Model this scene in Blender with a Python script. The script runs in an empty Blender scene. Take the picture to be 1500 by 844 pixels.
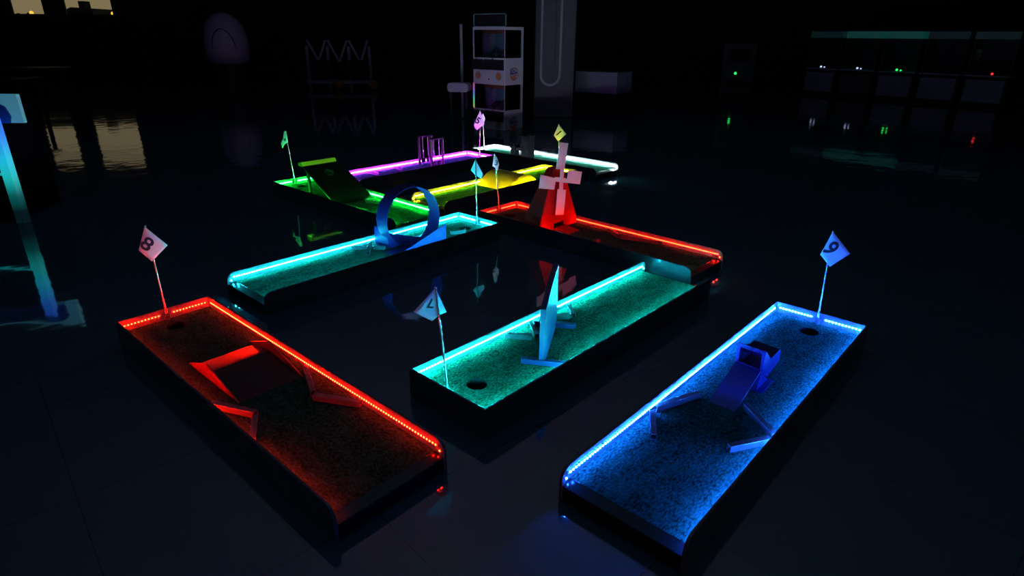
import bpy, bmesh, math, random
from mathutils import Vector, Matrix
random.seed(7)
scene = bpy.context.scene
COL = scene.collection
PI = math.pi

# ------------------------------------------------------------------ materials
def mat(name, color, rough=.5, metal=0., emit=None, strength=0., var=0., scale=20., bump=0., ior=1.5, coat=0.):
    m = bpy.data.materials.new(name); m.use_nodes = True
    nt = m.node_tree; b = nt.nodes['Principled BSDF']
    b.inputs['Base Color'].default_value = (*color, 1)
    b.inputs['Roughness'].default_value = rough
    b.inputs['Metallic'].default_value = metal
    b.inputs['IOR'].default_value = ior
    b.inputs['Coat Weight'].default_value = coat
    if emit:
        b.inputs['Emission Color'].default_value = (*emit, 1)
        b.inputs['Emission Strength'].default_value = strength
    if var or bump:
        tc = nt.nodes.new('ShaderNodeTexCoord'); n = nt.nodes.new('ShaderNodeTexNoise')
        n.inputs['Scale'].default_value = scale; n.inputs['Detail'].default_value = 5
        nt.links.new(tc.outputs['Object'], n.inputs['Vector'])
        if var:
            r = nt.nodes.new('ShaderNodeValToRGB')
            r.color_ramp.elements[0].position = .3; r.color_ramp.elements[1].position = .7
            r.color_ramp.elements[0].color = (*[c * (1 - var) for c in color], 1)
            r.color_ramp.elements[1].color = (*[min(1, c * (1 + var)) for c in color], 1)
            nt.links.new(n.outputs['Fac'], r.inputs['Fac']); nt.links.new(r.outputs['Color'], b.inputs['Base Color'])
        if bump:
            bp = nt.nodes.new('ShaderNodeBump'); bp.inputs['Strength'].default_value = bump; bp.inputs['Distance'].default_value = .01
            nt.links.new(n.outputs['Fac'], bp.inputs['Height']); nt.links.new(bp.outputs['Normal'], b.inputs['Normal'])
    return m

def turf_mat():
    m = bpy.data.materials.new('short_pile_turf'); m.use_nodes = True
    nt = m.node_tree; L = nt.links.new; N = nt.nodes.new
    nt.nodes.remove(nt.nodes['Principled BSDF']); b = N('ShaderNodeBsdfDiffuse'); b.inputs['Roughness'].default_value = .6
    L(b.outputs['BSDF'], nt.nodes['Material Output'].inputs['Surface'])
    tc = N('ShaderNodeTexCoord')
    n1 = N('ShaderNodeTexNoise'); n1.inputs['Scale'].default_value = 130; n1.inputs['Detail'].default_value = 3
    n2 = N('ShaderNodeTexNoise'); n2.inputs['Scale'].default_value = 20; n2.inputs['Detail'].default_value = 6; n2.inputs['Roughness'].default_value = .7
    mp = N('ShaderNodeMapping'); mp.inputs['Scale'].default_value = (1, .45, 1)
    L(tc.outputs['Object'], mp.inputs['Vector'])
    for n in (n1, n2): L(mp.outputs['Vector'], n.inputs['Vector'])
    mx = N('ShaderNodeMath'); mx.operation = 'MULTIPLY_ADD'; mx.inputs[1].default_value = .62; 
    sc = N('ShaderNodeMath'); sc.operation = 'MULTIPLY'; sc.inputs[1].default_value = .38
    L(n2.outputs['Fac'], sc.inputs[0]); L(n1.outputs['Fac'], mx.inputs[0]); L(sc.outputs[0], mx.inputs[2])
    r = N('ShaderNodeValToRGB'); e = r.color_ramp.elements
    e[0].position = .365; e[0].color = (.0025, .013, .009, 1); e[1].position = .66; e[1].color = (.030, .145, .098, 1)
    L(mx.outputs[0], r.inputs['Fac']); L(r.outputs['Color'], b.inputs['Color'])
    bp = N('ShaderNodeBump'); bp.inputs['Strength'].default_value = .8; bp.inputs['Distance'].default_value = .006
    L(mx.outputs[0], bp.inputs['Height']); L(bp.outputs['Normal'], b.inputs['Normal'])
    return m

def floor_mat():
    m = bpy.data.materials.new('polished_dark_tile'); m.use_nodes = True
    nt = m.node_tree; b = nt.nodes['Principled BSDF']; L = nt.links.new; N = nt.nodes.new
    tc = N('ShaderNodeTexCoord')
    mp = N('ShaderNodeMapping'); mp.inputs['Rotation'].default_value = (0, 0, math.radians(48))
    L(tc.outputs['Object'], mp.inputs['Vector'])
    br = N('ShaderNodeTexBrick'); br.offset = 0; br.inputs['Scale'].default_value = 1
    br.inputs['Brick Width'].default_value = .8; br.inputs['Row Height'].default_value = .8
    br.inputs['Mortar Size'].default_value = .002; br.inputs['Mortar Smooth'].default_value = .1
    br.inputs['Color1'].default_value = (.026, .075, .105, 1); br.inputs['Color2'].default_value = (.028, .080, .112, 1)
    br.inputs['Mortar'].default_value = (.008, .009, .011, 1)
    L(mp.outputs['Vector'], br.inputs['Vector']); L(br.outputs['Color'], b.inputs['Base Color'])
    b.inputs['Roughness'].default_value = .05; b.inputs['IOR'].default_value = 1.85
    n = N('ShaderNodeTexNoise'); n.inputs['Scale'].default_value = 3.2; n.inputs['Detail'].default_value = 2
    L(tc.outputs['Object'], n.inputs['Vector'])
    bp = N('ShaderNodeBump'); bp.inputs['Strength'].default_value = .22; bp.inputs['Distance'].default_value = .012
    L(n.outputs['Fac'], bp.inputs['Height']); L(bp.outputs['Normal'], b.inputs['Normal'])
    return m

def glass_mat(name, tint=(.9, .95, 1)):
    m = bpy.data.materials.new(name); m.use_nodes = True
    nt = m.node_tree; L = nt.links.new; N = nt.nodes.new
    nt.nodes.remove(nt.nodes['Principled BSDF']); out = nt.nodes['Material Output']
    t = N('ShaderNodeBsdfTransparent'); t.inputs['Color'].default_value = (*tint, 1)
    g = N('ShaderNodeBsdfGlossy'); g.inputs['Roughness'].default_value = .02
    f = N('ShaderNodeFresnel'); f.inputs['IOR'].default_value = 1.45
    mx = N('ShaderNodeMixShader'); L(f.outputs[0], mx.inputs[0]); L(t.outputs[0], mx.inputs[1]); L(g.outputs[0], mx.inputs[2])
    L(mx.outputs[0], out.inputs['Surface'])
    return m

M = dict(
    turf=turf_mat(), floor=floor_mat(), glass=glass_mat('clear_glass'),
    railo=mat('gloss_black_rail', (.055, .062, .078), .2, var=.15, scale=9),
    rail=mat('satin_grey_rail', (.22, .225, .235), .3, 0, var=.12, scale=9),
    lane=mat('dark_lane_body', (.05, .052, .06), .22, var=.15, scale=6),
    plate=mat('threshold_plate', (.007, .007, .009), .2, 0, ior=1.25, var=.1, scale=5),
    hole=mat('cup_black', (.004, .004, .005), 1., var=.2),
    tape=mat('strip_tape', (.5, .5, .5), .5, var=.1),
    cloth=mat('white_cloth', (.9, .9, .91), .8, var=.04, scale=60, bump=.1),
    ink=mat('black_ink', (.012, .012, .016), .6, var=.2),
    pole=mat('chrome_pole', (.75, .76, .78), .18, .85, var=.05),
    tube=mat('brushed_square_tube', (.14, .145, .16), .24, .25, var=.12, scale=30),
    red=mat('red_paint', (.42, .009, .009), .75, ior=1.15, var=.12, scale=8),
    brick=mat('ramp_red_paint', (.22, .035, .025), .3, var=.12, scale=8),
    white=mat('white_paint', (.84, .84, .86), .35, var=.03, scale=6),
    blue=mat('blue_paint', (.013, .020, .125), .42, var=.1, scale=8),
    loopb=mat('loop_blue_paint', (.024, .012, .12), .5, ior=1.2, var=.1, scale=8),
    shadedramp=mat('shaded_ramp_top', (.030, .008, .008), .5, var=.2, scale=8),
    violet=mat('violet_blue_paint', (.020, .014, .12), .3, var=.1, scale=8),
    yellow=mat('yellow_paint', (.62, .50, .03), .35, var=.08, scale=8),
    black=mat('gloss_black_paint', (.006, .006, .008), .30, ior=1.22, var=.2, scale=8),
    matte=mat('matte_black_paint', (.003, .003, .004), .8, ior=1.06, var=.2),
    board=mat('black_board', (.004, .005, .005), .6, ior=1.15, var=.2, scale=8),
    wall=mat('dim_wall', (.05, .05, .052), .8, var=.2, scale=1.2),
    ceil=mat('ceiling_paint', (.5, .5, .52), .9, var=.1, scale=1),
    frame=mat('window_frame', (.02, .02, .02), .5, var=.2),
    cab=mat('cabinet_white', (.78, .78, .82), .4, var=.03, scale=4),
    cabd=mat('cabinet_dark', (.02, .02, .025), .35, var=.2),
    teal=mat('teal_panel', (.30, .62, .56), .5, var=.15),
    orange=mat('orange_plastic', (.75, .27, .10), .5, var=.15),
    navy=mat('navy_print', (.05, .10, .38), .5, var=.15),
    crim=mat('crimson_print', (.55, .06, .08), .5, var=.15),
    pillar=mat('pillar_paint', (.14, .145, .165), .55, var=.1, scale=2),
    greyf=mat('grey_frame', (.62, .64, .67), .3, var=.05),
    dark=mat('dark_furniture', (.025, .025, .03), .45, var=.25, scale=3),
    plush=mat('plush_mix', (.12, .13, .12), .9, var=.6, scale=25),
    olive=mat('olive_panel', (.16, .14, .08), .7, var=.3, scale=2),
    silh=mat('outside_dark', (.006, .006, .005), .9, var=.2),
    lav=mat('lavender_plastic', (.5, .46, .62), .45, var=.1, scale=3),
)
S = 750.
LED = {}
def led(name, c, s=1.):
    LED[name] = mat('led_' + name, (.6, .6, .6), .4, emit=c, strength=S * s)
led('red', (1, .0058, .0012), .42); led('cyan', (.012, .72, 1), 1.1); led('teal', (.012, .86, 1), 1.1)
led('blue', (.010, .11, 1), 1.35); led('green', (.010, 1, .06), .9); led('yellow', (.85, .86, .008), .8)
led('purple', (.62, .03, 1), 2.3); led('white', (.72, .98, 1), 1.0)
def glow(name, c, s): return mat(name, (.3, .3, .3), .4, emit=c, strength=s)

# ------------------------------------------------------------------ mesh builder
class MB:
    def __init__(s): s.v = []; s.f = []; s.m = []
    def add(s, vs, fs, mi=0):
        o = len(s.v); s.v += [tuple(p) for p in vs]; s.f += [[i + o for i in f] for f in fs]; s.m += [mi] * len(fs)
        return s
    def hexa(s, b, t, mi=0):      # bottom quad ccw from above, top quad
        return s.add(b + t, [[3, 2, 1, 0], [4, 5, 6, 7], [0, 1, 5, 4], [1, 2, 6, 5], [2, 3, 7, 6], [3, 0, 4, 7]], mi)
    def box(s, x0, x1, y0, y1, z0, z1, mi=0):
        return s.hexa([(x0, y0, z0), (x1, y0, z0), (x1, y1, z0), (x0, y1, z0)], [(x0, y0, z1), (x1, y0, z1), (x1, y1, z1), (x0, y1, z1)], mi)
    def prism(s, pts, d, mi=0):   # closed polygon of 3-D points extruded by the vector d
        n = len(pts); d = Vector(d); a = [Vector(p) for p in pts]; b = [p + d for p in a]
        fs = [list(range(n))[::-1], list(range(n, 2 * n))] + [[i, (i + 1) % n, n + (i + 1) % n, n + i] for i in range(n)]
        return s.add(a + b, fs, mi)
    def ring_prism(s, outer, inner, d, mi=0):
        n = len(outer); d = Vector(d); o = [Vector(p) for p in outer]; i_ = [Vector(p) for p in inner]
        vs = o + i_ + [p + d for p in o] + [p + d for p in i_]
        fs = []
        for k in range(n):
            j = (k + 1) % n
            fs += [[k, n + k, n + j, j], [2 * n + k, 2 * n + j, 3 * n + j, 3 * n + k], [k, j, 2 * n + j, 2 * n + k], [n + k, 3 * n + k, 3 * n + j, n + j]]
        return s.add(vs, fs, mi)
    def tube(s, pts, r, n=10, mi=0, closed=False):
        pts = [Vector(p) for p in pts]; rings = []; m = len(pts); prev = None
        for i, p in enumerate(pts):
            a = pts[i - 1] if (i > 0 or closed) else p; b = pts[(i + 1) % m] if (i < m - 1 or closed) else p
            t = (b - a).normalized()
            up = prev if prev else (Vector((0, 0, 1)) if abs(t.z) < .9 else Vector((1, 0, 0)))
            x = (up - t * up.dot(t)).normalized(); prev = x; y = t.cross(x)
            rr = r[i] if isinstance(r, (list, tuple)) else r
            rings.append([p + (x * math.cos(2 * PI * k / n) + y * math.sin(2 * PI * k / n)) * rr for k in range(n)])
        vs = [q for ri in rings for q in ri]; fs = []
        for i in range(m if closed else m - 1):
            j = (i + 1) % m
            for k in range(n):
                l = (k + 1) % n; fs.append([i * n + k, i * n + l, j * n + l, j * n + k])
        if not closed: fs += [list(range(n))[::-1], [(m - 1) * n + k for k in range(n)]]
        return s.add(vs, fs, mi)
    def lathe(s, prof, c, n=24, mi=0):   # (radius, z) profile about a vertical axis at c
        m = len(prof)
        vs = [(c[0] + r * math.cos(2 * PI * k / n), c[1] + r * math.sin(2 * PI * k / n), c[2] + z) for r, z in prof for k in range(n)]
        fs = [[i * n + k, i * n + (k + 1) % n, (i + 1) * n + (k + 1) % n, (i + 1) * n + k] for i in range(m - 1) for k in range(n)]
        return s.add(vs, fs, mi)
    def ball(s, c, r, n=16, sq=(1, 1, 1), mi=0):
        prof = [(max(1e-4, math.sin(PI * i / 10)), -math.cos(PI * i / 10)) for i in range(11)]
        t = MB().lathe(prof, (0, 0, 0), n)
        return s.add([(c[0] + x * r * sq[0], c[1] + y * r * sq[1], c[2] + z * r * sq[2]) for x, y, z in t.v], t.f, mi)
    def bar(s, p0, p1, w, z0, z1, wall=.003, mi=0):   # hollow square tube lying along p0-p1
        a = Vector((*p0, 0)); b = Vector((*p1, 0)); d = (b - a); t = d.normalized(); n = Vector((-t.y, t.x, 0))
        def ring(e): return [a + n * (-w / 2 + e) + Vector((0, 0, z0 + e)), a + n * (w / 2 - e) + Vector((0, 0, z0 + e)), a + n * (w / 2 - e) + Vector((0, 0, z1 - e)), a + n * (-w / 2 + e) + Vector((0, 0, z1 - e))]
        return s.ring_prism(ring(0), ring(wall), d, mi)
    def build(s, name, mats, parent=None, off=(0, 0, 0), smooth=False, bevel=0.):
        me = bpy.data.meshes.new(name)
        me.from_pydata([(x - off[0], y - off[1], z - off[2]) for x, y, z in s.v], [], s.f)
        bm = bmesh.new(); bm.from_mesh(me)
        bmesh.ops.recalc_face_normals(bm, faces=bm.faces)
        bm.to_mesh(me); bm.free()
        for m in (mats if isinstance(mats, (list, tuple)) else [mats]): me.materials.append(m)
        for p, mi in zip(me.polygons, s.m): p.material_index = mi; p.use_smooth = smooth
        o = bpy.data.objects.new(name, me); COL.objects.link(o); o.parent = parent
        if smooth:
            me.set_sharp_from_angle(angle=math.radians(40))
        if bevel:
            b = o.modifiers.new('edge', 'BEVEL'); b.width = bevel; b.segments = 2; b.limit_method = 'ANGLE'; b.angle_limit = math.radians(50)
        return o

def tag(o, label, cat, group=None):
    o['label'] = label; o['category'] = cat
    if group: o['group'] = group
    return o
def struct(o): o['kind'] = 'structure'; return o
def empty(name, loc, rz=0.):
    e = bpy.data.objects.new(name, None); e.empty_display_size = .1
    COL.objects.link(e); e.location = loc; e.rotation_euler = (0, 0, rz)
    return e

class Thing:
    """an Empty at the thing's base; parts are written in the frame (lane or world) and shifted to it"""
    def __init__(s, name, label, cat, frame, off, group=None, fz=0.):
        x, y, h = frame
        rz = math.radians(h - 90); c, n = math.cos(rz), math.sin(rz)
        s.off = off
        s.root = tag(empty(name, (x + off[0] * c - off[1] * n, y + off[0] * n + off[1] * c, off[2]), rz), label, cat, group)
    def part(s, name, mb, m, parent=None, **k):
        return mb.build(name, m, parent or s.root, s.off, **k)

# ------------------------------------------------------------------ lanes
W, L, H, T = .507, 2.103, .1436, .078
TH = .012
LANE = {8: (-1.9881, 3.1669, 138.264), 9: (1.777, 3.1913, 47.976), 7: (-.2958, 2.3359, -132.437), 6: (-.293, 5.1169, 48.317),
        3: (-.1389, 5.52, 136.954), 4: (.5694, 7.3436, 48.228), 1: (-.4303, 8.7991, 138.811), 2: (-.4427, 8.2543, 47.755),
        5: (-2.3966, 6.5967, 137.983)}
COLOR = {8: 'red', 9: 'blue', 7: 'teal', 6: 'cyan', 3: 'red', 4: 'yellow', 1: 'white', 2: 'purple', 5: 'green'}
LLAB = {8: 'red-lit mini golf lane at left front with a dark wedge ramp', 9: 'blue-lit mini golf lane at right front',
        7: 'teal-lit mini golf lane in the middle with an upright panel across it', 6: 'cyan-lit mini golf lane behind, carrying the blue loop',
        3: 'red-lit mini golf lane carrying the windmill', 4: 'yellow-lit mini golf lane with an arched hump',
        1: 'white-lit mini golf lane farthest back right', 2: 'purple-lit mini golf lane at the back', 5: 'green-lit mini golf lane at back left with a tall black board'}
CUP = {8: .14, 9: .155, 7: .20, 6: .17, 3: .155, 4: .16, 1: .16, 2: .16, 5: .16}
hw = W / 2

def make_lane(n):
    t = Thing('mini_golf_lane', LLAB[n], 'mini golf lane', LANE[n], (0, -L / 2, 0), 'lit mini golf lanes')
    # body under the turf
    iw = hw - TH
    t.part('lane_body', MB().box(-iw, iw, -L + .006, -TH, .004, .017), M['lane'])
    # side rails with the tee end rounded off
    R = .055
    prof = [(0, .002), (0, H)] + [(-L + R - R * math.sin(a * PI / 16), H - R + R * math.cos(a * PI / 16)) for a in range(9)] + [(-L, .002)]
    for sx in (-1, 1):
        mb = MB().prism([(sx * hw, v, z) for v, z in prof], (-sx * TH, 0, 0))
        mb.m[1] = 1
        t.part('side_rail', mb, [M['railo'], M['rail']], bevel=.0015)
    mb = MB().box(-iw, iw, -TH, 0, .002, H); mb.m[2] = 1
    t.part('end_rail', mb, [M['railo'], M['rail']], bevel=.0015)
    # turf with the cup hole cut out of it
    bm = bmesh.new(); c = (0, -CUP[n]); rc = .052
    o = [bm.verts.new((x, y, 0)) for x, y in ((-iw, -TH), (iw, -TH), (iw, -L + .052), (-iw, -L + .052))]
    q = [bm.verts.new((c[0] + rc * math.cos(2 * PI * k / 32), c[1] + rc * math.sin(2 * PI * k / 32), 0)) for k in range(32)]
    es = [bm.edges.new((o[k], o[(k + 1) % 4])) for k in range(4)] + [bm.edges.new((q[k], q[(k + 1) % 32])) for k in range(32)]
    bmesh.ops.triangle_fill(bm, use_beauty=True, edges=es)
    for f in bm.faces:
        f.normal_update()
        if f.normal.z < 0: f.normal_flip()
    tb = MB(); bm.verts.index_update()
    tb.add([(v.co.x, v.co.y, T) for v in bm.verts], [[v.index for v in f.verts] for f in bm.faces]); bm.free()
    t.part('turf', tb, M['turf'])
    t.part('cup', MB().lathe([(rc, T - .0005), (rc - .002, T - .004), (rc - .003, T - .059), (.001, T - .059)], (c[0], c[1], 0), 32), M['hole'], smooth=True)
    # plate across the tee end, sloping a little to the front
    t.part('threshold_plate', MB().prism([(-iw, -L + .052, T + .001), (-iw, -L + .004, T - .012), (-iw, -L + .004, .004), (-iw, -L + .052, .004)], (2 * iw, 0, 0)), M['plate'], bevel=.002)
    # light strips inside the rails
    zc = .110; e = .0025; pitch = .0175
    def strip(p0, p1, nrm, tail=False):
        a = Vector(p0); b = Vector(p1); d = b - a; ln = d.length; dd = d / ln; nr = Vector(nrm); up = Vector((0, 0, 1))
        mb = MB()
        def slab(c0, hl, hz, t0, t1, mi):
            x = dd * hl; z = up * hz
            bq = [c0 - x - z + nr * t0, c0 + x - z + nr * t0, c0 + x + z + nr * t0, c0 - x + z + nr * t0]
            tq = [p + nr * (t1 - t0) for p in bq]
            mb.hexa(bq, tq, mi)
        slab((a + b) / 2, ln / 2, .005, .0003, .0015, 0)
        k = int(ln / pitch)
        for i in range(k):
            slab(a + dd * (pitch * (i + .5) + (ln - k * pitch) / 2), e, e, .0015, .0042, 1)
        if tail:   # the loose tail of the strip hangs down at the tee end
            for i in range(1): slab(b + dd * .008 - up * .02, e, e, .0003, .0025, 1)
        t.part('led_strip', mb, [M['tape'], LED[COLOR[n]]])
    for sx in (-1, 1):
        strip((sx * iw, -.03, zc), (sx * iw, -L + .035, zc), (-sx, 0, 0), True)
        strip((sx * (iw - .012), -TH, zc), (sx * .028, -TH, zc), (0, -1, 0))
    return t
for n in LANE: make_lane(n)

# ------------------------------------------------------------------ flags
FLAG = {   # pole top, cloth outline (x, z) in the upright plane through the pole, bulge, number
    8: ((-1.9791, .640), [(-1.984, .632), (-1.8807, .5272), (-1.9878, .431), (-2.0468, .4958)], ('8', (-1.9893, .5348), 45, .118), 'white flag numbered 8 at the red lane on the left'),
    9: ((1.7387, .637), [(1.7372, .633), (1.8591, .5082), (1.7626, .43), (1.6955, .502)], ('9', (1.7442, .539), 52, .122), 'bluish flag numbered 9 at the blue lane'),
    7: ((-.3199, .626), [(-.3206, .6209), (-.2779, .5112), (-.312, .496), (-.3401, .4684), (-.4177, .5097)], ('7', (-.3455, .5535), 183, .062), 'white flag with an upside-down 7 on a pole at the teal lane'),
    6: ((-.3139, .648), [(-.3158, .645), (-.2495, .5151), (-.2674, .4828), (-.3177, .5125), (-.3545, .5535)], None, 'plain cyan-lit flag at the lane with the blue loop'),
    3: ((-.1686, .620), [(-.1746, .6144), (-.1466, .5889), (-.1266, .5252), (-.1427, .4646), (-.1608, .4967), (-.1877, .5085)], ('3', (-.1515, .5389), 8, .062), 'narrow folded flag numbered 3 beside the windmill'),
    2: ((-.4378, .702), [(-.4374, .698), (-.4149, .576), (-.3843, .5204), (-.4836, .4399), (-.5259, .5051)], ('5', (-.468, .566), 32, .12), 'white flag numbered 5 at the purple lane in front of the claw machine'),
    5: ((-2.4167, .650), [(-2.4279, .6435), (-2.4056, .6437), (-2.4007, .5287), (-2.4407, .5062), (-2.4692, .4616), (-2.4819, .5169), (-2.4494, .5668)], ('4', (-2.432, .556), 10, .05), 'green-lit drooping flag at the far left'),
    4: ((.5294, .650), [(.5294, .6454), (.623, .5315), (.5288, .4495), (.4748, .5166)], ('1', (.5343, .5452), 48, .10), 'cream flag numbered 1 behind the windmill'),
    1: ((-.4331, .600), [(-.428, .595), (-.395, .52), (-.425, .46), (-.49, .50)], None, 'plain white flag at the white lane, tucked behind the flag numbered 5'),
}
BASE = {8: (-1.972, 3.152), 9: (1.762, 3.175), 7: (-.281, 2.352), 6: (-.308, 5.1), 3: (-.123, 5.505), 2: (-.45, 8.232), 5: (-2.380, 6.582), 4: (.555, 7.327), 1: (-.414, 8.785)}
def text_mesh(ch, size):
    cu = bpy.data.curves.new('num', 'FONT'); cu.body = ch; cu.size = size; cu.align_x = 'CENTER'; cu.align_y = 'CENTER'; cu.offset = size * .022; cu.resolution_u = 4
    ob = bpy.data.objects.new('num', cu); COL.objects.link(ob)
    dg = bpy.context.evaluated_depsgraph_get(); me = ob.evaluated_get(dg).to_mesh()
    vs = [v.co.copy() for v in me.vertices]; fs = [list(p.vertices) for p in me.polygons]
    ob.evaluated_get(dg).to_mesh_clear(); bpy.data.objects.remove(ob); bpy.data.curves.remove(cu)
    cx = (min(v.x for v in vs) + max(v.x for v in vs)) / 2; cy = (min(v.y for v in vs) + max(v.y for v in vs)) / 2
    return [(v.x - cx, v.y - cy) for v in vs], fs
YAW = {7: 1.0, 8: .7, 9: -.3, 2: .6, 4: 0, 3: .3}
def make_flag(n):
    (tx, tz), poly, num, lab = FLAG[n]; bx, by = BASE[n]
    front = n in (7, 6)                       # pole seen in front of the cloth
    t = Thing('golf_flag', lab, 'flag', (0, 0, 90), (bx, by, T), 'numbered lane flags')
    t.part('pole', MB().tube([(bx, by, T), (tx, by, tz)], .0052, 10), M['pole'], smooth=True)
    t.part('foot', MB().lathe([(.0001, .03), (.012, .03), (.013, .026), (.013, 0), (.0001, 0)], (bx, by, T), 14), M['tube'], smooth=True)
    def px(z): return bx + (tx - bx) * (z - T) / (tz - T)
    sgn = 1 if front else -1
    k_ = YAW.get(n, 0)
    def depth(x, z):                          # the cloth bellies away from the pole
        d = x - px(z)
        return k_ * d + by + sgn * (.008 + .25 * (math.sqrt(d * d + .0006) - .0245)) if front else k_ * d + by - .008 + .12 * (math.sqrt(d * d + .0006) - .0245)
    bm = bmesh.new(); f = bm.faces.new([bm.verts.new((x, 0, z)) for x, z in poly])
    bmesh.ops.triangulate(bm, faces=[f]); bmesh.ops.subdivide_edges(bm, edges=bm.edges[:], cuts=5, use_grid_fill=True)
    bmesh.ops.triangulate(bm, faces=bm.faces[:])
    def place(x, z, e=0):                     # keep the outline as seen while the cloth turns about its pole
        y = depth(x, z); q_ = y / by
        return (x * q_, y - e, 1.6 + (z - 1.6) * q_)
    for v in bm.verts: v.co = place(v.co.x, v.co.z)
    bm.verts.index_update(); mb = MB().add([v.co[:] for v in bm.verts], [[v.index for v in f.verts] for f in bm.faces]); bm.free()
    cl = t.part('flag_cloth', mb, M['cloth'], smooth=True)
    so = cl.modifiers.new('thickness', 'SOLIDIFY'); so.thickness = .0016; so.offset = 0
    if num:
        ch, (cx, cz), deg, size = num; vs, fs = text_mesh(ch, size); a = -math.radians(deg)
        nm = MB()
        pts = []
        for x, y in vs:
            X = cx + x * math.cos(a) - y * math.sin(a); Z = cz + x * math.sin(a) + y * math.cos(a)
            pts.append(place(X, Z, .0036))
        nm.add(pts, fs); o = t.part('number', nm, M['ink'], parent=cl)
        o['label'] = 'black numeral ' + ch + ' on the flag'
for n in LANE: make_flag(n)

# ------------------------------------------------------------------ obstacles
def off(n, u, v, z=T): return (u, v, z)
def chevron(n, label, *segs, m='tube', w=.026, hgt=.03, name='chevron_barrier'):
    xs = [p for s in segs for p in s]
    c = (sum(p[0] for p in xs) / len(xs), sum(p[1] for p in xs) / len(xs), T)
    t = Thing(name, label, 'barrier', LANE[n], c, 'square-tube barriers on the lanes')
    for a, b in segs: t.part('bar', MB().bar(a, b, w, T + .001, T + hgt), M[m], bevel=.0012)
iw = hw - TH - .006
chevron(8, 'red-lit V barrier pointing inward from the left rail of the front left lane', ((-iw + .012, -1.10), (-.125, -1.315)), ((-.138, -1.335), (-iw + .01, -1.485)))
chevron(8, 'red-lit V barrier pointing inward from the right rail of the front left lane', ((iw - .005, -1.105), (.128, -1.35)), ((.115, -1.372), (iw - .01, -1.575)))
chevron(9, 'blue-lit V barrier opening from the left rail of the blue lane', ((-iw + .003, -1.452), (-.145, -1.207)), ((-iw + .012, -1.492), (-.131, -1.638)))
chevron(9, 'blue-lit V barrier opening from the right rail of the blue lane', ((iw - .004, -1.295), (.052, -1.158)), ((iw - .012, -1.332), (.124, -1.498)))
chevron(7, 'teal-lit triangular barrier nearest the cup of the middle lane', ((iw - .004, -.64), (.11, -.725)), ((.098, -.748), (iw - .006, -.85)))
chevron(7, 'teal-lit triangular barrier behind the upright panel', ((iw - .004, -.945), (.127, -1.075)), ((.113, -1.098), (iw - .006, -1.195)))
chevron(6, 'cyan-lit crossed bars lying on the lane before the blue loop', ((-iw + .004, -.975), (-.03, -1.142)), ((-iw + .006, -1.145), (-.145, -1.055)), ((-.115, -1.03), (-.041, -.975)), name='crossed_barrier')
chevron(6, 'short cyan-lit bar behind the right guard of the blue loop', ((.04, -.372), (.095, -.255)), name='bar_barrier')
chevron(3, 'long red-lit V barrier on the far rail of the windmill lane', ((iw - .004, -1.08), (.135, -1.25)), ((.13, -1.275), (iw - .004, -1.60)))
chevron(3, 'short red-lit bar barrier on the near side of the windmill lane', ((-iw + .004, -1.187), (-.07, -1.201)), name='bar_barrier')
chevron(5, 'long green-lit bar along the near rail under the tall black board', ((-.19, -.47), (-.215, -1.06)), name='bar_barrier')
chevron(5, 'green-lit V barrier on the near rail below the tall black board', ((-iw + .004, -1.13), (-.165, -1.32)), ((-.16, -1.345), (-.135, -1.535)))
chevron(5, 'green-lit V barrier on the far rail beside the tall black board', ((iw - .004, -1.15), (.06, -1.21)), ((.06, -1.24), (.13, -1.40)))
chevron(2, 'purple-lit bar across the lane, the one nearer the black board', ((-iw + .004, -1.64), (-.04, -1.64)), name='bar_barrier')
chevron(2, 'purple-lit bar across the lane, the one nearer the hoops', ((-iw + .004, -1.24), (-.045, -1.29)), name='bar_barrier')

# wedge ramp with side plates (front left lane)
t = Thing('wedge_ramp', 'dark red wedge ramp between triangular side plates', 'ramp', LANE[8], (.035, -.92, T))
u0, u1 = -.13, .19
ui, uw = u0 + .008, u1 - u0 - .016
t.part('ramp_surface', MB().prism([(ui, -1.16, T + .001), (ui, -1.0, T + .012), (ui, -.90, T + .024), (ui, -.845, T + .030), (ui, -.845, T + .001)], (uw, 0, 0)), M['shadedramp'], bevel=.001)  # near-black colour stands for shade on the slope no strip reaches
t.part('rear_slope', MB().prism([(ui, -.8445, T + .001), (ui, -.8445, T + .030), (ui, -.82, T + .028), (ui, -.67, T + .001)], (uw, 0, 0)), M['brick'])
for u in (u0, u1 - .008):
    t.part('side_plate', MB().prism([(u, -1.16, T + .001), (u, -.855, .163), (u, -.635, .084), (u, -.635, T + .001)], (.008, 0, 0)), M['brick'], bevel=.0015)

# chute with hood (blue lane)
t = Thing('chute_ramp', 'violet-blue ramp climbing to a hooded chute', 'ramp', LANE[9], (-.03, -.97, T))
a, b = -.095, .028
t.part('ramp_surface', MB().prism([(a, -1.215, T + .001), (a, -.955, .180), (a, -.955, .168), (a, -1.19, T + .001)], (b - a, 0, 0)), M['violet'], bevel=.0012)
fr = MB().ring_prism([(a - .004, -.955, .172), (b + .006, -.955, .172), (b + .006, -.955, .278), (a - .004, -.955, .278)], [(a + .012, -.955, .182), (b - .010, -.955, .182), (b - .010, -.955, .258), (a + .012, -.955, .258)], (0, .006, 0))
t.part('hood_frame', fr, M['violet'], bevel=.001)
side = [(-.949, .172), (-.949, .278), (-.872, .208), (-.742, .208), (-.728, .138), (-.872, .112)]
for u in (a - .004, b + .002): t.part('side_panel', MB().prism([(u, v, z) for v, z in side], (.004, 0, 0)), M['violet'], bevel=.001)
t.part('roof_panel', MB().prism([(a, -.949, .278), (a, -.872, .208), (a, -.742, .208), (a, -.742, .203), (a, -.875, .203), (a, -.949, .271)], (b - a + .002, 0, 0)), M['violet'])
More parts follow.
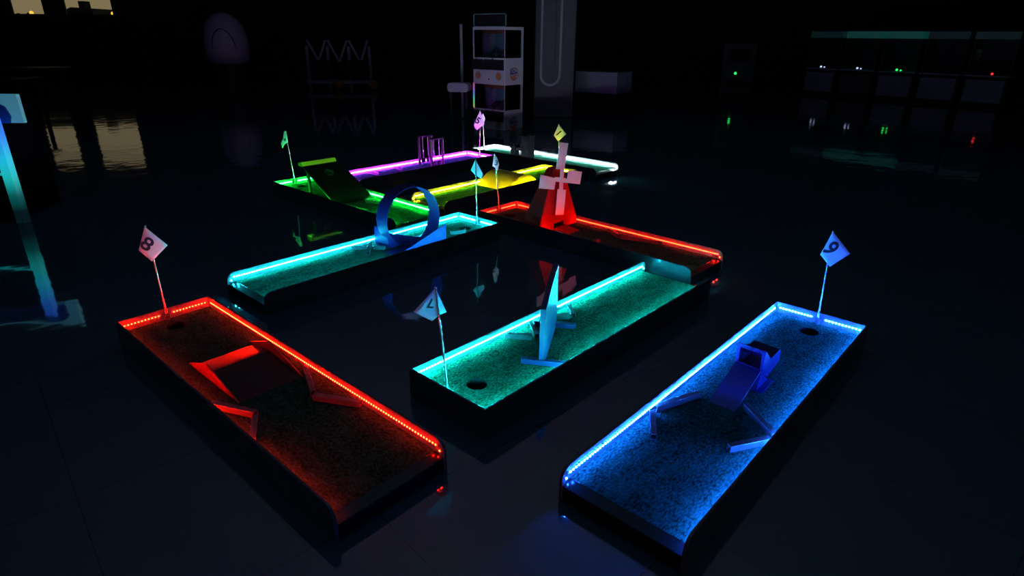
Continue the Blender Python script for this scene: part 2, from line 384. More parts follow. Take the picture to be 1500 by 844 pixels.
t.part('chute_floor', MB().prism([(a, -.949, .176), (a, -.872, .118), (a, -.728, .142), (a, -.728, .138), (a, -.872, .112), (a, -.949, .170)], (b - a + .002, 0, 0)), M['violet'])
sp = MB().prism([(a, -.952, .170), (a, -.885, .114), (a, -.845, T + .001), (a, -.985, T + .001)], (.005, 0, 0)).prism([(b - .003, -.952, .170), (b - .003, -.885, .114), (b - .003, -.845, T + .001), (b - .003, -.985, T + .001)], (.005, 0, 0))
t.part('leg_panels', sp, M['violet'])
t.part('foot_plate', MB().box(a - .005, b + .03, -.99, -.84, T + .0008, T + .006), M['violet'])

# upright panel on two feet (teal lane)
t = Thing('upright_panel', 'tall blue panel standing on two crossbar feet', 'obstacle', LANE[7], (.025, -.755, T))
p0, p1 = Vector((-.105, -.548, 0)), Vector((.140, -.948, 0)); d = (p1 - p0).normalized(); nn = Vector((-d.y, d.x, 0)); w2 = .0145
pr = [(0, T + .002), (0, .385)] + [(k * .047, .385 + .065 * math.sin(PI * .5 * k / 10) ) for k in range(1, 11)] + [(.469, T + .002)]
t.part('panel', MB().prism([p0 + d * s - nn * w2 + Vector((0, 0, z)) for s, z in pr], nn * (2 * w2)), M['blue'], bevel=.002)
for c, e0, e1 in ((p0 + d * .005, -.125, .105), (p1 - d * .02, -.125, .118)):
    q0, q1 = c + nn * e0, c + nn * e1
    t.part('foot', MB().bar(q0[:2], q1[:2], .028, T + .001, T + .028), M['blue'], bevel=.0015)

# loop-the-loop (cyan lane)
t = Thing('loop_obstacle', 'blue loop-the-loop with triangular guard panels', 'obstacle', LANE[6], (0, -.75, T))
cv, cz, R = -.765, .315, .232
N = 56; band = MB(); vs = []
for k in range(N + 1):
    th = -PI / 2 + 2 * PI * k / N            # bottom, up the hole side, over, down the tee side
    uc = .068 - .136 * k / N
    for du, r in ((-.062, R), (.062, R), (.062, R - .006), (-.062, R - .006)):
        vs.append((uc + du, cv + r * math.cos(th), cz + r * math.sin(th)))
fs = [[4 * k + i, 4 * k + (i + 1) % 4, 4 * k + 4 + (i + 1) % 4, 4 * k + 4 + i] for k in range(N) for i in range(4)] + [[0, 1, 2, 3], [4 * N + 3, 4 * N + 2, 4 * N + 1, 4 * N]]
t.part('loop_band', band.add(vs, fs), M['loopb'], smooth=True)
t.part('entry_ramp', MB().prism([(.004, -1.02, T + .001), (.004, cv, cz - R - .001), (.004, cv, T + .001)], (.13, 0, 0)), M['loopb'])
t.part('exit_ramp', MB().prism([(-.134, -.51, T + .001), (-.134, cv, cz - R - .001), (-.134, cv, T + .001)], (.13, 0, 0)), M['loopb'])
t.part('guard_panel', MB().prism([(.138, -.985, T + .001), (.138, -.965, T + .012), (.138, -.515, .224), (.138, -.515, T + .001)], (.006, 0, 0)), M['loopb'], bevel=.001)
t.part('divider_panel', MB().prism([(-.046, -.935, T + .001), (-.046, -.935, .200), (-.046, -.60, T + .010), (-.046, -.60, T + .001)], (.006, 0, 0)), M['loopb'], bevel=.001)
t.part('blocking_panel', MB().prism([(-.215, -.94, T + .001), (-.046, -.94, T + .001), (-.046, -.94, .200), (-.215, -.94, .225)], (0, .006, 0)), M['loopb'], bevel=.001)

# windmill
t = Thing('windmill', 'red windmill with four white paddle blades', 'windmill', LANE[3], (-.01, -.66, H))
bu0, bu1, tu0, tu1, bv0, bv1, tv0, tv1, tz = -.262, .235, -.025, .105, -.735, -.54, -.67, -.60, .585
t.part('tower', MB().hexa([(bu0, bv0, H + .001), (bu1, bv0, H + .001), (bu1, bv1, H + .001), (bu0, bv1, H + .001)], [(tu0, tv0, tz), (tu1, tv0, tz), (tu1, tv1, tz), (tu0, tv1, tz)]), M['red'], bevel=.003)
hw_ = hw - TH - .004
t.part('base_panel', MB().ring_prism([(-hw_, -.731, T + .001), (hw_, -.731, T + .001), (hw_, -.731, H), (-hw_, -.731, H)], [(-.07, -.731, T + .0015), (.07, -.731, T + .0015), (.07, -.731, H - .01), (-.07, -.731, H - .01)], (0, .006, 0)), M['red'])
t.part('doorway_ramp', MB().prism([(-.075, -.90, T + .001), (-.075, -.745, T + .022), (-.075, -.745, T + .001)], (.15, 0, 0)), M['red'], bevel=.001)
bl = t.part('blade_hub', MB().tube([(-.003, -.69, .498), (-.003, -.752, .498)], .016, 14), M['white'], smooth=True)
V = -.745
BL = {'up': [(-.080, .600), (.026, .580), (.065, .790), (-.041, .810)], 'left': [(-.273, .582), (-.289, .474), (-.096, .432), (-.076, .523)],
      'right': [(.081, .567), (.069, .463), (.251, .420), (.273, .527)], 'low': [(-.052, .428), (-.066, .210), (.041, .192), (.060, .404)]}
SP = {'up': [(-.024, .498), (.018, .498), (.030, .60), (-.020, .60)], 'left': [(-.003, .478), (-.003, .520), (-.090, .534), (-.095, .500)],
      'right': [(-.003, .520), (-.003, .478), (.076, .459), (.086, .491)], 'low': [(.018, .498), (-.024, .498), (-.031, .412), (.018, .405)]}
for k, dz in zip(BL, (0, .0004, .0008, .0012)):
    mb = MB().prism([(u, V - dz, z) for u, z in BL[k]], (0, .005, 0)).prism([(u, V - dz - .0002, z) for u, z in SP[k]], (0, .005, 0))
    t.part('blade', mb, M['white'])

# arched hump (yellow lane)
t = Thing('arched_hump', 'yellow arched bridge hump across its lane', 'obstacle', LANE[4], (0, -.92, T))
ch, hh = .25, .140; Rr = (ch * ch + hh * hh) / (2 * hh); a0 = math.asin(ch / Rr)
arc = [(-.925 + Rr * math.sin(-a0 + 2 * a0 * k / 24), T + hh - Rr + Rr * math.cos(-a0 + 2 * a0 * k / 24)) for k in range(25)]
sh = MB()
sh.prism([(-.222, v, z + .001) for v, z in arc] + [(-.222, v, z - .006 + .001 if 0 < i < 24 else z + .0008) for i, (v, z) in list(enumerate(arc))[::-1]], (.444, 0, 0))
t.part('arched_deck', sh, M['yellow'], smooth=True)
for u in (-.221, .2165):
    t.part('side_panel', MB().prism([(u, v, z - .003 if 0 < i < 24 else z + .001) for i, (v, z) in enumerate(arc)], (.0045, 0, 0)), M['yellow'])

# tall black board with a hole (green lane)
t = Thing('sloped_board', 'tall sloping black board with a ringed hole', 'obstacle', LANE[5], (.02, -.82, T))
A0, A1 = Vector((0, -1.13, T + .002)), Vector((0, -.56, .372)); dv_ = (A1 - A0); ln = dv_.length; dv_.normalize(); nb = Vector((0, -dv_.z, dv_.y))
ul, ur = -.205, .236
bm = bmesh.new(); o = [bm.verts.new(p) for p in ((ul, 0, 0), (ur, 0, 0), (ur, ln, 0), (ul + .02, ln, 0))]
hc = (.02, ln - .155); q = [bm.verts.new((hc[0] + .043 * math.cos(2 * PI * k / 24), hc[1] + .043 * math.sin(2 * PI * k / 24), 0)) for k in range(24)]
es = [bm.edges.new((o[k], o[(k + 1) % 4])) for k in range(4)] + [bm.edges.new((q[k], q[(k + 1) % 24])) for k in range(24)]
bmesh.ops.triangle_fill(bm, use_beauty=True, edges=es); bm.verts.index_update()
mb = MB().add([A0 + Vector((v.co.x, 0, 0)) + dv_ * v.co.y for v in bm.verts], [[v.index for v in f.verts] for f in bm.faces]); bm.free()
bo = t.part('board', mb, M['board']); so = bo.modifiers.new('thickness', 'SOLIDIFY'); so.thickness = .012; so.offset = -1
ringc = A0 + Vector((hc[0], 0, 0)) + dv_ * hc[1] + nb * .006
t.part('hole_ring', MB().tube([ringc + Vector((1, 0, 0)) * .045 * math.cos(2 * PI * k / 28) + dv_ * .045 * math.sin(2 * PI * k / 28) for k in range(28)], .0055, 8, closed=True), M['black'], smooth=True)
t.part('top_lip', MB().prism([(ul + .02, -.556, .374), (ul + .02, -.535, .408), (ul + .02, -.475, .400), (ul + .02, -.475, .366), (ul + .02, -.55, .366)], (ur - ul - .05, 0, 0)), M['yellow'], bevel=.001)
for u in (ul + .05, ur - .06):
    t.part('support', MB().prism([(u, -.60, T + .001), (u, -.57, T + .001), (u, -.555, .35), (u, -.60, .335)], (.02, 0, 0)), M['board'])

# hanging-ball hoops (purple lane)
def hoop(u, v0, v1, label):
    t = Thing('pendulum_hoop', label, 'hoop', LANE[2], (u, (v0 + v1) / 2, T), 'black pendulum hoops')
    zt = .425; r = .05
    for v in (v0, v1): t.part('post', MB().tube([(u, v, T + .001), (u, v, zt - .012)], .0165, 12), M['black'], smooth=True)
    t.part('top_rail', MB().tube([(u, v0 - .0135, zt), (u, v1 + .0135, zt)], .014, 12), M['black'], smooth=True)
    for f in (.30, .72):
        v = v0 + (v1 - v0) * f
        rod = t.part('pendulum', MB().tube([(u, v, zt - .012), (u, v, T + .075)], .0045, 8), M['pole'], smooth=True)
        t.part('ball', MB().ball((u, v, T + .048), .030), M['black'], parent=rod, smooth=True)
hoop(-.19, -.89, -.69, 'black hoop with hanging balls nearest the far purple rail')
hoop(.07, -.93, -.73, 'black hoop with hanging balls nearer the yellow lane')

# black castle gate (white lane)
t = Thing('castle_gate', 'black gate of uneven towers across the white lane', 'obstacle', LANE[1], (-.02, -.76, T))
def turret(u, v, w, z1):
    mb = MB().box(u - w, u + w, v - w, v + w, T + .001, z1 - .05)
    mb.box(u - w * 1.18, u + w * 1.18, v - w * 1.18, v + w * 1.18, z1 - .049, z1 - .02)
    for a in (-1, 1):
        for b in (-1, 1): mb.box(u + a * w * .75 - w * .35, u + a * w * .75 + w * .35, v + b * w * .75 - w * .35, v + b * w * .75 + w * .35, z1 - .019, z1)
    return mb
t.part('short_tower', turret(.0, -.60, .042, .235), M['matte'], bevel=.003)
t.part('tall_tower', turret(.0, -.83, .062, .400), M['matte'], bevel=.003)
t.part('crossbeam', MB().box(-.035, .035, -.765, -.645, .165, .205), M['matte'], bevel=.003)
t.part('deflector', MB().prism([(-.09, -.70, T + .001), (-.20, -.76, T + .001), (-.10, -.80, T + .001)], (0, 0, .028)), M['white'])
t.part('deflector', MB().prism([(.09, -.60, T + .001), (.20, -.66, T + .001), (.10, -.72, T + .001)], (0, 0, .05)), M['white'])

# ------------------------------------------------------------------ the room
RX0, RX1, RY0, RY1, RZ = -24., 19., -7., 28., 5.2
struct(MB().box(RX0, RX1, RY0, RY1, -.1, 0).build('floor', M['floor']))
struct(MB().box(RX0, RX1, RY0, RY1, RZ, RZ + .1).build('ceiling', M['ceil']))
struct(MB().box(RX0 - .2, RX0, RY0, RY1, 0, RZ).build('wall_left', M['wall']))
struct(MB().box(RX1, RX1 + .2, RY0, RY1, 0, RZ).build('wall_right', M['wall']))
struct(MB().box(RX0, RX1, RY0 - .2, RY0, 0, RZ).build('wall_front', M['wall']))
WIN = [(-21.2, -19.75, 2.2, 4.1), (-18.95, -16.85, 2.2, 4.1)]
mb = MB(); xs = [RX0] + [x for w in WIN for x in w[:2]] + [RX1]
for i in range(0, len(xs), 2): mb.box(xs[i], xs[i + 1], RY1, RY1 + .2, 0, RZ)
for w in WIN: mb.box(w[0], w[1], RY1, RY1 + .2, 0, w[2]); mb.box(w[0], w[1], RY1, RY1 + .2, w[3], RZ)
struct(mb.build('wall_back', M['wall']))
for i, (x0, x1, z0, z1) in enumerate(WIN):
    e = struct(empty('window_%d' % (i + 1), ((x0 + x1) / 2, RY1 + .1, z0)))
    offw = ((x0 + x1) / 2, RY1 + .1, z0)
    f = MB()
    for a, b, c, d in ((x0, x0 + .07, z0, z1), (x1 - .07, x1, z0, z1), (x0 + .07, x1 - .07, z0, z0 + .07), (x0 + .07, x1 - .07, z1 - .07, z1), (x0 + .07, x1 - .07, 3.55, 3.61)):
        f.box(a, b, RY1 + .06, RY1 + .14, c, d)
    f.build('window_frame', M['frame'], e, offw)
    MB().box(x0 + .07, x1 - .07, RY1 + .095, RY1 + .105, z0 + .07, z1 - .07).build('window_pane', M['glass'], e, offw)
amber = glow('amber_lamp', (1, .5, .05), 1.6)
# dark roofs seen outside
t = Thing('rooftop', 'dark rooftop silhouette outside the right-hand window', 'building', (0, 0, 90), (-19.5, 31.5, 0))
t.part('wall', MB().box(-21.1, -18.6, 30.5, 32.5, 0, 2.3), M['silh'])
t.part('roof', MB().prism([(-20.5, 30.4, 2.3), (-20.5, 30.4, 2.5), (-20.2, 30.4, 2.62), (-19.3, 30.4, 2.58), (-19.2, 30.4, 2.3)], (0, 2.2, 0)), M['silh'])
t.part('chimney', MB().box(-20.2, -19.9, 31, 31.4, 2.5, 2.9), M['silh'])
t = Thing('shrub', 'dark shrub silhouette outside the left-hand window', 'shrub', (0, 0, 90), (-23.0, 31., 0))
mb = MB()
for k in range(26):
    mb.ball((-23.0 + random.uniform(-1.2, 1.2), 31 + random.uniform(-.4, .4), random.uniform(.6, 2.3)), random.uniform(.12, .3), 8)
t.part('foliage', mb, M['silh']); t.part('stem', MB().tube([(-23, 31, 0), (-23, 31, 1)], .06), M['silh'])
for x_, lb in ((-21.9, 'left'), (-18.2, 'right')):
    t = Thing('street_lamp', 'small amber street lamp outside the %s-hand window' % lb, 'street lamp', (0, 0, 90), (x_, 30.2, 0), 'street lamps outside')
    t.part('lamp_post', MB().tube([(x_, 30.2, 0), (x_, 30.2, 2.28)], .03), M['silh'])
    t.part('lamp_head', MB().ball((x_, 30.2, 2.36), .085, 10), amber, smooth=True)
gout = struct(MB().box(-60, 40, RY1 + .2, 70, -.1, 0).build('ground', M['silh']))

def wthing(name, label, cat, x, y, deg, group=None):
    """frame whose X runs along deg (degrees) and Y away from the viewer"""
    return Thing(name, label, cat, (x, y, deg + 90), (0, 0, 0), group)

# double-deck claw machine
t = wthing('claw_machine', 'white double-deck claw machine in front of the grey pillar', 'claw machine', -.29, 11.72, -40.8)
X, Y, Z = .385, .25, 1.74
b = MB()
b.box(-X, X, Y - .012, Y, .005, Z)                                   # back
DECK = [(.0, .355, .785), (.87, 1.235, 1.69)]
for z0, z1, z2 in DECK: pass
b.box(-X, X, -Y, Y - .012, .005, .355); b.box(-X, X, -Y, Y - .012, .785, 1.235); b.box(-X, X, -Y, Y - .012, 1.69, Z)
for z0, z1 in ((.355, .785), (1.235, 1.69)):
    b.box(-X, -X + .03, -Y, -Y + .03, z0, z1); b.box(X - .012, X, -Y, -Y + .012, z0, z1)
    b.box(X - .03, X, Y - .06, Y - .012, z0, z1); b.box(-X, -X + .012, -Y + .03, Y - .012, z0, z1)
t.part('body', b, M['cab'], bevel=.004)
rain = mat('rainbow_strip', (.3, .3, .3), .4)
nt = rain.node_tree; tc = nt.nodes.new('ShaderNodeTexCoord'); sx = nt.nodes.new('ShaderNodeSeparateXYZ'); rp = nt.nodes.new('ShaderNodeValToRGB')
nt.links.new(tc.outputs['Generated'], sx.inputs[0]); nt.links.new(sx.outputs['Z'], rp.inputs['Fac']); bs = nt.nodes['Principled BSDF']
nt.links.new(rp.outputs['Color'], bs.inputs['Emission Color']); bs.inputs['Emission Strength'].default_value = .55
cr = rp.color_ramp; cr.elements[0].color = (.9, .7, .1, 1); cr.elements[1].color = (.9, .1, .2, 1)
for p, c in ((.2, (.2, .9, .1, 1)), (.45, (.05, .8, .8, 1)), (.62, (.1, .2, 1, 1)), (.8, (.7, .1, .8, 1))):
    el = cr.elements.new(p); el.color = c
t.part('light_strip', MB().box(-X - .006, -X + .022, -Y - .006, -Y - .001, .36, .79), rain)
for z0, z1 in ((.355, .785), (1.235, 1.69)):
    t.part('window_pane', MB().box(-X + .03, X - .012, -Y + .003, -Y + .008, z0 + .001, z1 - .001), M['glass'])
    t.part('window_pane', MB().box(X - .008, X - .003, -Y + .012, Y - .06, z0 + .001, z1 - .001), M['glass'])
    t.part('backdrop', MB().box(-X + .3, X - .04, .02, .035, z0 + .02, z1 - .06), M['teal'])
    t.part('header_band', MB().box(-X + .031, X - .014, -Y + .012, -Y + .02, z1 - .06, z1 - .004), M['orange'])
    cl = t.part('claw', MB().tube([(-.2, -.02, z1 - .002), (-.2, -.02, z1 - .13)], .012, 8).box(-.25, -.15, -.06, .03, z1 - .12, z1 - .06), M['greyf'])
    fg = MB()
    for k in range(3):
        a = 2 * PI * k / 3
        fg.tube([(-.2, -.02, z1 - .13), (-.2 + .05 * math.cos(a), -.02 + .05 * math.sin(a), z1 - .16), (-.2 + .045 * math.cos(a), -.02 + .045 * math.sin(a), z1 - .2), (-.2 + .015 * math.cos(a), -.02 + .015 * math.sin(a), z1 - .225)], .006, 6)
    t.part('claw_fingers', fg, M['greyf'], parent=cl)
    pl = MB()
    for k in range(34): 
        r = random.uniform(.035, .06)
        pl.ball((random.uniform(-.05, X - .08), random.uniform(-.16, .14), z0 + r * .8 + .004 + random.choice((0, 0, .05))), r, 8)
    o = t.part('prize_pile', pl, M['plush'], smooth=True); o['kind'] = 'stuff'
for z0, z1 in ((.15, .335), (1.03, 1.21)):
    for x0, x1 in ((-X + .005, -.14), (-.11, X - .02)):
        sh = [(x0, -Y - .001, z0), (x0, -Y - .05, z0 + .01), (x0, -Y - .055, z0 + .11), (x0, -Y - .03, z1 - .02), (x0, -Y - .001, z1)]
        cs = t.part('control_shelf', MB().prism(sh, (x1 - x0, 0, 0)), M['cabd'], bevel=.004)
        t.part('joystick', MB().tube([((x0 + x1) / 2, -Y - .035, z1 - .03), ((x0 + x1) / 2, -Y - .04, z1 + .035)], .006, 8).ball(((x0 + x1) / 2, -Y - .04, z1 + .045), .014, 10), M['cabd'], parent=cs, smooth=True)
def disc(x, z, r, y0, y1, n=28): return MB().prism([(x + r * math.cos(2 * PI * k / n), y0, z + r * math.sin(2 * PI * k / n)) for k in range(n)], (0, y1 - y0, 0))
for x, z in ((-.26, .93), (.24, .93), (.24, .085)):
    bz = t.part('speaker_ring', disc(x, z, .072 if z > .1 else .07, -Y - .004, -Y - .0005), M['teal'])
    t.part('speaker_grille', disc(x, z, .054, -Y - .008, -Y - .0045), M['orange'], parent=bz)
t.part('coin_slot', MB().box(-.01, .015, -Y - .004, -Y - .0005, .86, .89), M['cabd'])
for zc in (.97, .12):                                                # round badge on the side
    def d2(y, z, r, x0, n=28): return MB().prism([(x0, y + r * math.cos(2 * PI * k / n), z + r * math.sin(2 * PI * k / n)) for k in range(n)], (.0015, 0, 0))
    bd = t.part('badge', d2(.0, zc, .112, X + .0005), M['crim'])
    t.part('badge_face', d2(.0, zc, .096, X + .002), M['cab'], parent=bd)
    t.part('badge_print', MB().prism([(X + .0036, -.11, zc + .085), (X + .0036, .05, zc + .075), (X + .0036, .08, zc + .01), (X + .0036, -.10, zc - .01)], (.0015, 0, 0)), M['navy'], parent=bd)
    t.part('badge_print', MB().box(X + .0036, X + .0052, -.075, .045, zc - .10, zc - .035), M['orange'], parent=bd)
    for ch_, yy, zz, sz, mm in (('TOP', -.015, zc + .045, .075, 'cab'), ('PRIZE', -.0, zc - .012, .058, 'crim')):
        vs, fs = text_mesh(ch_, sz); lm = MB().add([(X + .0056, yy + a_, zz + b_) for a_, b_ in vs], fs)
        t.part('badge_lettering', lm, M[mm], parent=bd)
def rrect(x0, x1, z0, z1, r, y):
    out = []
    for cx, cz_, a0_ in ((x1 - r, z1 - r, 0), (x0 + r, z1 - r, PI / 2), (x0 + r, z0 + r, PI), (x1 - r, z0 + r, 1.5 * PI)):
        out += [(cx + r * math.cos(a0_ + k * PI / 10), y, cz_ + r * math.sin(a0_ + k * PI / 10)) for k in range(6)]
    return out
sg = t.part('sign_panel', MB().prism(rrect(-X - .02, X - .03, Z + .005, Z + .205, .025, -Y + .06), (0, .03, 0)), M['cabd'])
t.part('sign_frame', MB().tube([(x, y - .004, z) for x, y, z in rrect(-X - .02, X - .03, Z + .008, Z + .205, .025, -Y + .058)], .007, 6, closed=True), M['teal'], parent=sg)

# pillar with a tall rounded frame
struct(MB().box(.42, 1.24, 13.3, 14.1, 0, RZ).build('pillar', M['pillar'], bevel=.02))
t = wthing('oval_frame', 'tall rounded grey frame hung on the pillar', 'frame', .745, 13.26, 0)
def stad(hw2, z0, z1, y): 
    return [(hw2 * math.cos(PI + k * PI / 12), y, z0 + hw2 + hw2 * math.sin(PI + k * PI / 12)) for k in range(13)] + [(hw2 * math.cos(k * PI / 12), y, z1 - hw2 + hw2 * math.sin(k * PI / 12)) for k in range(13)]
t.part('frame', MB().tube(stad(.195, .66, 3.1, -.0), .028, 10, closed=True), M['greyf'], smooth=True)
t.part('inner_panel', MB().prism(stad(.185, .67, 3.09, -.005), (0, .02, 0)), M['pillar'])
mb = MB()
for k in range(70): mb.ball((.085, -.02, 1.02 + k * .028), .010, 8)
t.part('dotted_reflection', mb, M['pole'], smooth=True)['kind'] = 'stuff'  # beads modelled in place of a dotted light reflection

# pale drawer counter on legs
t = wthing('counter', 'pale low counter on dark legs right of the pillar', 'counter', 2.06, 14.75, -34)
t.part('drawer_box', MB().box(-.52, .52, -.40, .40, .42, .87), M['lav'], bevel=.01)
t.part('worktop', MB().box(-.54, .54, -.42, .42, .871, .90), M['dark'], bevel=.004)
for x in (-.47, .47):
    for y in (-.35, .35): t.part('leg', MB().box(x - .03, x + .03, y - .03, y + .03, .0, .42), M['dark'])
t.part('handle', MB().tube([(.522, .1, .72), (.54, .1, .72), (.54, .1, .6), (.522, .1, .6)], .008, 6), M['pole'])

# white slatted bench rack
t = wthing('slatted_rack', 'dim white slatted rack with spiked uprights in the left background', 'rack', -5.45, 20.2, 4)
mb = MB()
for x in (-.95, -.32, .32, .95): t.part('upright', MB().box(x - .04, x + .04, -.04, .04, 0, 1.25), M['lav'])
for x0, x1 in ((-.9, -.6), (-.28, .02), (.36, .66), (-.35, -.62), (.30, .02), (.92, .68)):
    t.part('slanted_slat', MB().prism([(x0 - .035, -.05, 1.42), (x0 + .035, -.05, 1.42), (x1 + .035, -.05, .80), (x1 - .035, -.05, .80)], (0, -.02, 0)), M['lav'])
for x in (-.55, .55): t.part('seat_panel', MB().box(x - .33, x + .33, -.16, -.075, .32, .85), M['dark'], bevel=.03)
t.part('base_board', MB().box(-1.0, 1.0, -.2, .2, .16, .26), M['lav'])
for x in (.05, 1.12):
    tag(MB().ball((0, 0, .16), .16).build('play_ball', M['orange'], smooth=True), 'dim orange ball ' + ('between the seats of the slatted rack' if x < 1 else 'at the right end of the slatted rack'), 'ball', 'orange balls by the rack').location = (-5.45 + x, 19.75, 0)

# rounded pod
t = wthing('play_pod', 'dim lavender dome-shaped pod in the left background', 'pod', -8.0, 18.2, 15)
t.part('shell', MB().lathe([(.0001, 2.12), (.2, 2.08), (.38, 1.95), (.50, 1.75), (.56, 1.5), (.58, 1.2), (.56, .95), (.50, .82), (.45, .80)], (0, 0, 0), 32), M['lav'], smooth=True)
t.part('base', MB().lathe([(.45, .80), (.42, .4), (.52, .05), (.52, 0), (.001, 0)], (0, 0, 0), 32), M['dark'], smooth=True)
t.part('door_outline', MB().tube([(-.3 + .3 * (1 - math.cos(k * PI / 12)), -.60 + .12 * abs(math.cos(k * PI / 12)) ** 2, 1.15 + .55 * math.sin(k * PI / 12)) for k in range(13)], .012, 6), M['dark'])

# row of game machines on the right
gl = [glow('teal_marquee', (.02, .32, .28), .08), glow('status_green', (.02, 1, .12), 2.2), glow('status_red', (1, .03, .04), 1.6), glow('status_white', (.5, .6, 1), 1.2)]
RW = [('white status light and a pale ledge', 0, 3), ('teal marquee strip', 1, 3), ('bright green status light', 1, 1), ('pale lit lower panel', 0, None), ('red status lights', 0, 2)]
for i, (lb, mq, st) in enumerate(RW):
    x, y = 9.5 + .665 * i, 19.75 - .82 * i
    t = wthing('game_machine', 'dark game machine in the right-hand row with ' + lb, 'game machine', x, y, -51, 'game machines along the right')
    t.part('cabinet', MB().box(-.47, .47, -.30, .40, .0, .74).box(-.47, .47, .30, .40, .76, 1.62).box(-.47, -.44, -.30, .30, .76, 1.62).box(.44, .47, -.30, .30, .76, 1.62), M['dark'], bevel=.006)
    t.part('front_panel', MB().box(-.42, .42, -.312, -.301, .12, .66), M['lav' if i != 1 else 'pillar'], bevel=.004)
    t.part('ledge', MB().box(-.48, .48, -.36, .30, .741, .775), M['greyf'], bevel=.004)
    t.part('marquee', MB().box(-.47, .47, -.34, .40, 1.62, 1.80), gl[0] if mq else M['teal'], bevel=.006)
    t.part('glass_front', MB().box(-.44, .44, -.30, -.292, .776, 1.619), M['glass'])
    if st: t.part('status_light', MB().ball((0 if st != 2 else .1, -.32, .82), .028, 10).ball((.1, -.32, .81), .02, 8), gl[st], smooth=True)
# tall dark machine with the green lamp
t = wthing('change_machine', 'dark change machine with a single green lamp in the right background', 'machine', 6.45, 18.75, -12)
t.part('cabinet', MB().box(-.45, .45, -.3, .3, 0, 1.45), M['dark'], bevel=.02)
t.part('screen', MB().box(-.3, .3, -.31, -.301, .95, 1.3), M['black'])
t.part('coin_tray', MB().box(-.2, .2, -.36, -.301, .35, .45), M['black'])
t.part('status_light', MB().ball((-.06, -.315, .66), .034, 10), gl[1], smooth=True)

# dark tables in the left background
for i, (x, y, lb) in enumerate(((-10.5, 12.5, 'low dark table left of the lanes'), (-12.6, 16.5, 'low dark table under the windows'))):
    t = wthing('dark_table', lb, 'table', x, y, 10 + 12 * i, 'dark tables')
    t.part('tabletop', MB().box(-1.0, 1.0, -.4, .4, .70, .74), M['dark'], bevel=.01)
    for a in (-.9, .9):
        for b_ in (-.33, .33): t.part('leg', MB().box(a - .03, a + .03, b_ - .03, b_ + .03, 0, .70), M['dark'])

# slim light pole and low step by the claw machine
t = wthing('slim_post', 'slim grey post left of the claw machine', 'post', -1.05, 13.0, 0)
t.part('shaft', MB().tube([(0, 0, .02), (0, 0, 1.8)], .03, 12), M['greyf'], smooth=True)
t.part('foot', MB().lathe([(.03, .03), (.12, .02), (.13, 0), (.001, 0)], (0, 0, 0), 20), M['dark'], smooth=True)
t = wthing('side_stool', 'low purple-edged stool beside the claw machine', 'stool', -1.02, 12.0, -10)
t.part('seat', MB().prism(rrect(-.2, .2, .62, .78, .06, -.15), (0, .3, 0)), M['lav'])
for x in (-.15, .15): t.part('leg', MB().box(x - .02, x + .02, -.1, .1, 0, .619), M['dark'])

# lit machine at the left edge
t = Thing('lit_game_stand', 'dark game stand with a cyan-lit corner post at the left edge', 'game stand', (0, 0, 90), (-4.75, 5.5, 0))
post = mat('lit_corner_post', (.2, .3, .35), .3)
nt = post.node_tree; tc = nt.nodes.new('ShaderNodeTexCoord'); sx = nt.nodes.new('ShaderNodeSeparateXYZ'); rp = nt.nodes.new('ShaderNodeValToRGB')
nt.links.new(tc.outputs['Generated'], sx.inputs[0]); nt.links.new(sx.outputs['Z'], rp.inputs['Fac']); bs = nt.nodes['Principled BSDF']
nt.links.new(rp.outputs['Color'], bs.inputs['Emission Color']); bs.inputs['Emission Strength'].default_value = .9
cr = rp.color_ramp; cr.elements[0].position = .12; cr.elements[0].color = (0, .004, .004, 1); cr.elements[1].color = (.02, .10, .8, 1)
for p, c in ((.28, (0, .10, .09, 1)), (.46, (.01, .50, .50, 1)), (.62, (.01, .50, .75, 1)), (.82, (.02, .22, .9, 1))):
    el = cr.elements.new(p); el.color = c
t.part('cabinet', MB().box(-5.4, -4.56, 5.3, 6.0, 0, .86), M['matte'], bevel=.01)
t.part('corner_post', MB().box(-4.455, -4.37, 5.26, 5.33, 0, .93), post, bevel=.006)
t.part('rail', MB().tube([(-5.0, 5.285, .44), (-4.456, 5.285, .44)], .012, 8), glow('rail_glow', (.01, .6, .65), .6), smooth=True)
t.part('screen_panel', MB().box(-5.2, -4.25, 5.42, 5.46, .86, 1.10), mat('pale_blue_panel', (.3, .55, .65), .4, emit=(.06, .25, .33), strength=.5), bevel=.006)
t.part('figure_cutout', MB().prism([(-5.1, 5.40, .861), (-4.36, 5.40, .861), (-4.34, 5.40, .92), (-4.37, 5.40, 1.0), (-4.43, 5.40, 1.03), (-4.6, 5.40, 1.04), (-5.1, 5.40, 1.04)], (0, .015, 0)), M['navy'])

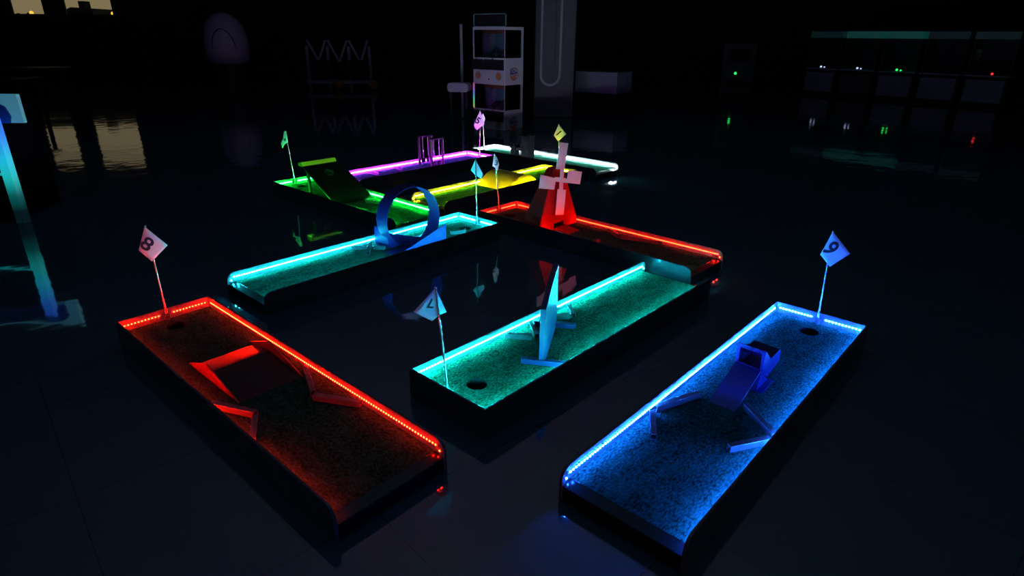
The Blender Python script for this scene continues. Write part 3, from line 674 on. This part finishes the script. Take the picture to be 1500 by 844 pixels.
# ------------------------------------------------------------------ added fill lights
def area(name, loc, rot, sx_, sy_, power, col):
    l = bpy.data.lights.new(name, 'AREA'); l.shape = 'RECTANGLE'; l.size = sx_; l.size_y = sy_; l.energy = power; l.color = col
    o = bpy.data.objects.new(name, l); COL.objects.link(o); o.location = loc; o.rotation_euler = rot; return o
area('front_fill_light', (.5, -6.2, 1.5), (PI / 2, 0, 0), 5., 1.6, 15, (.58, .60, 1))  # added fill behind the camera, lifts flags and claw machine
area('floor_tint_light', (.2, 3.2, 3.3), (0, 0, 0), 1.5, 1.5, 1.8, (.15, .65, 1))  # invented overhead source, gives the floor a faint teal tint
# ------------------------------------------------------------------ world, camera
w = bpy.data.worlds.new('dusk'); scene.world = w; w.use_nodes = True
nt = w.node_tree; bg = nt.nodes['Background']
tc = nt.nodes.new('ShaderNodeTexCoord'); sx = nt.nodes.new('ShaderNodeSeparateXYZ'); rp = nt.nodes.new('ShaderNodeValToRGB')
nt.links.new(tc.outputs['Generated'], sx.inputs[0]); nt.links.new(sx.outputs['Z'], rp.inputs['Fac']); nt.links.new(rp.outputs['Color'], bg.inputs['Color'])
rp.color_ramp.elements[0].color = (.36, .25, .11, 1); rp.color_ramp.elements[1].color = (.22, .21, .20, 1)
bg.inputs['Strength'].default_value = .75
cam = bpy.data.cameras.new('camera'); co = bpy.data.objects.new('camera', cam); COL.objects.link(co); scene.camera = co
cam.sensor_width = 36; cam.lens = 892.15 / 1500 * 36; cam.clip_start = .05; cam.clip_end = 200
R_ = Matrix.Rotation(PI / 2 - math.radians(22.5133), 4, 'X') @ Matrix.Rotation(.009519, 4, 'Z')
co.matrix_world = Matrix.Translation((0, 0, 1.6)) @ R_

vs_ = scene.view_settings
scene.display_settings.display_device = 'sRGB'
vs_.view_transform = 'Standard'; vs_.look = 'None'; vs_.exposure = 0; vs_.gamma = 1; vs_.use_curve_mapping = False
cy = scene.cycles
cy.use_denoising = True
cy.max_bounces = 6; cy.diffuse_bounces = 3; cy.glossy_bounces = 4; cy.transparent_max_bounces = 12
cy.sample_clamp_indirect = 4; cy.caustics_reflective = False; cy.caustics_refractive = False
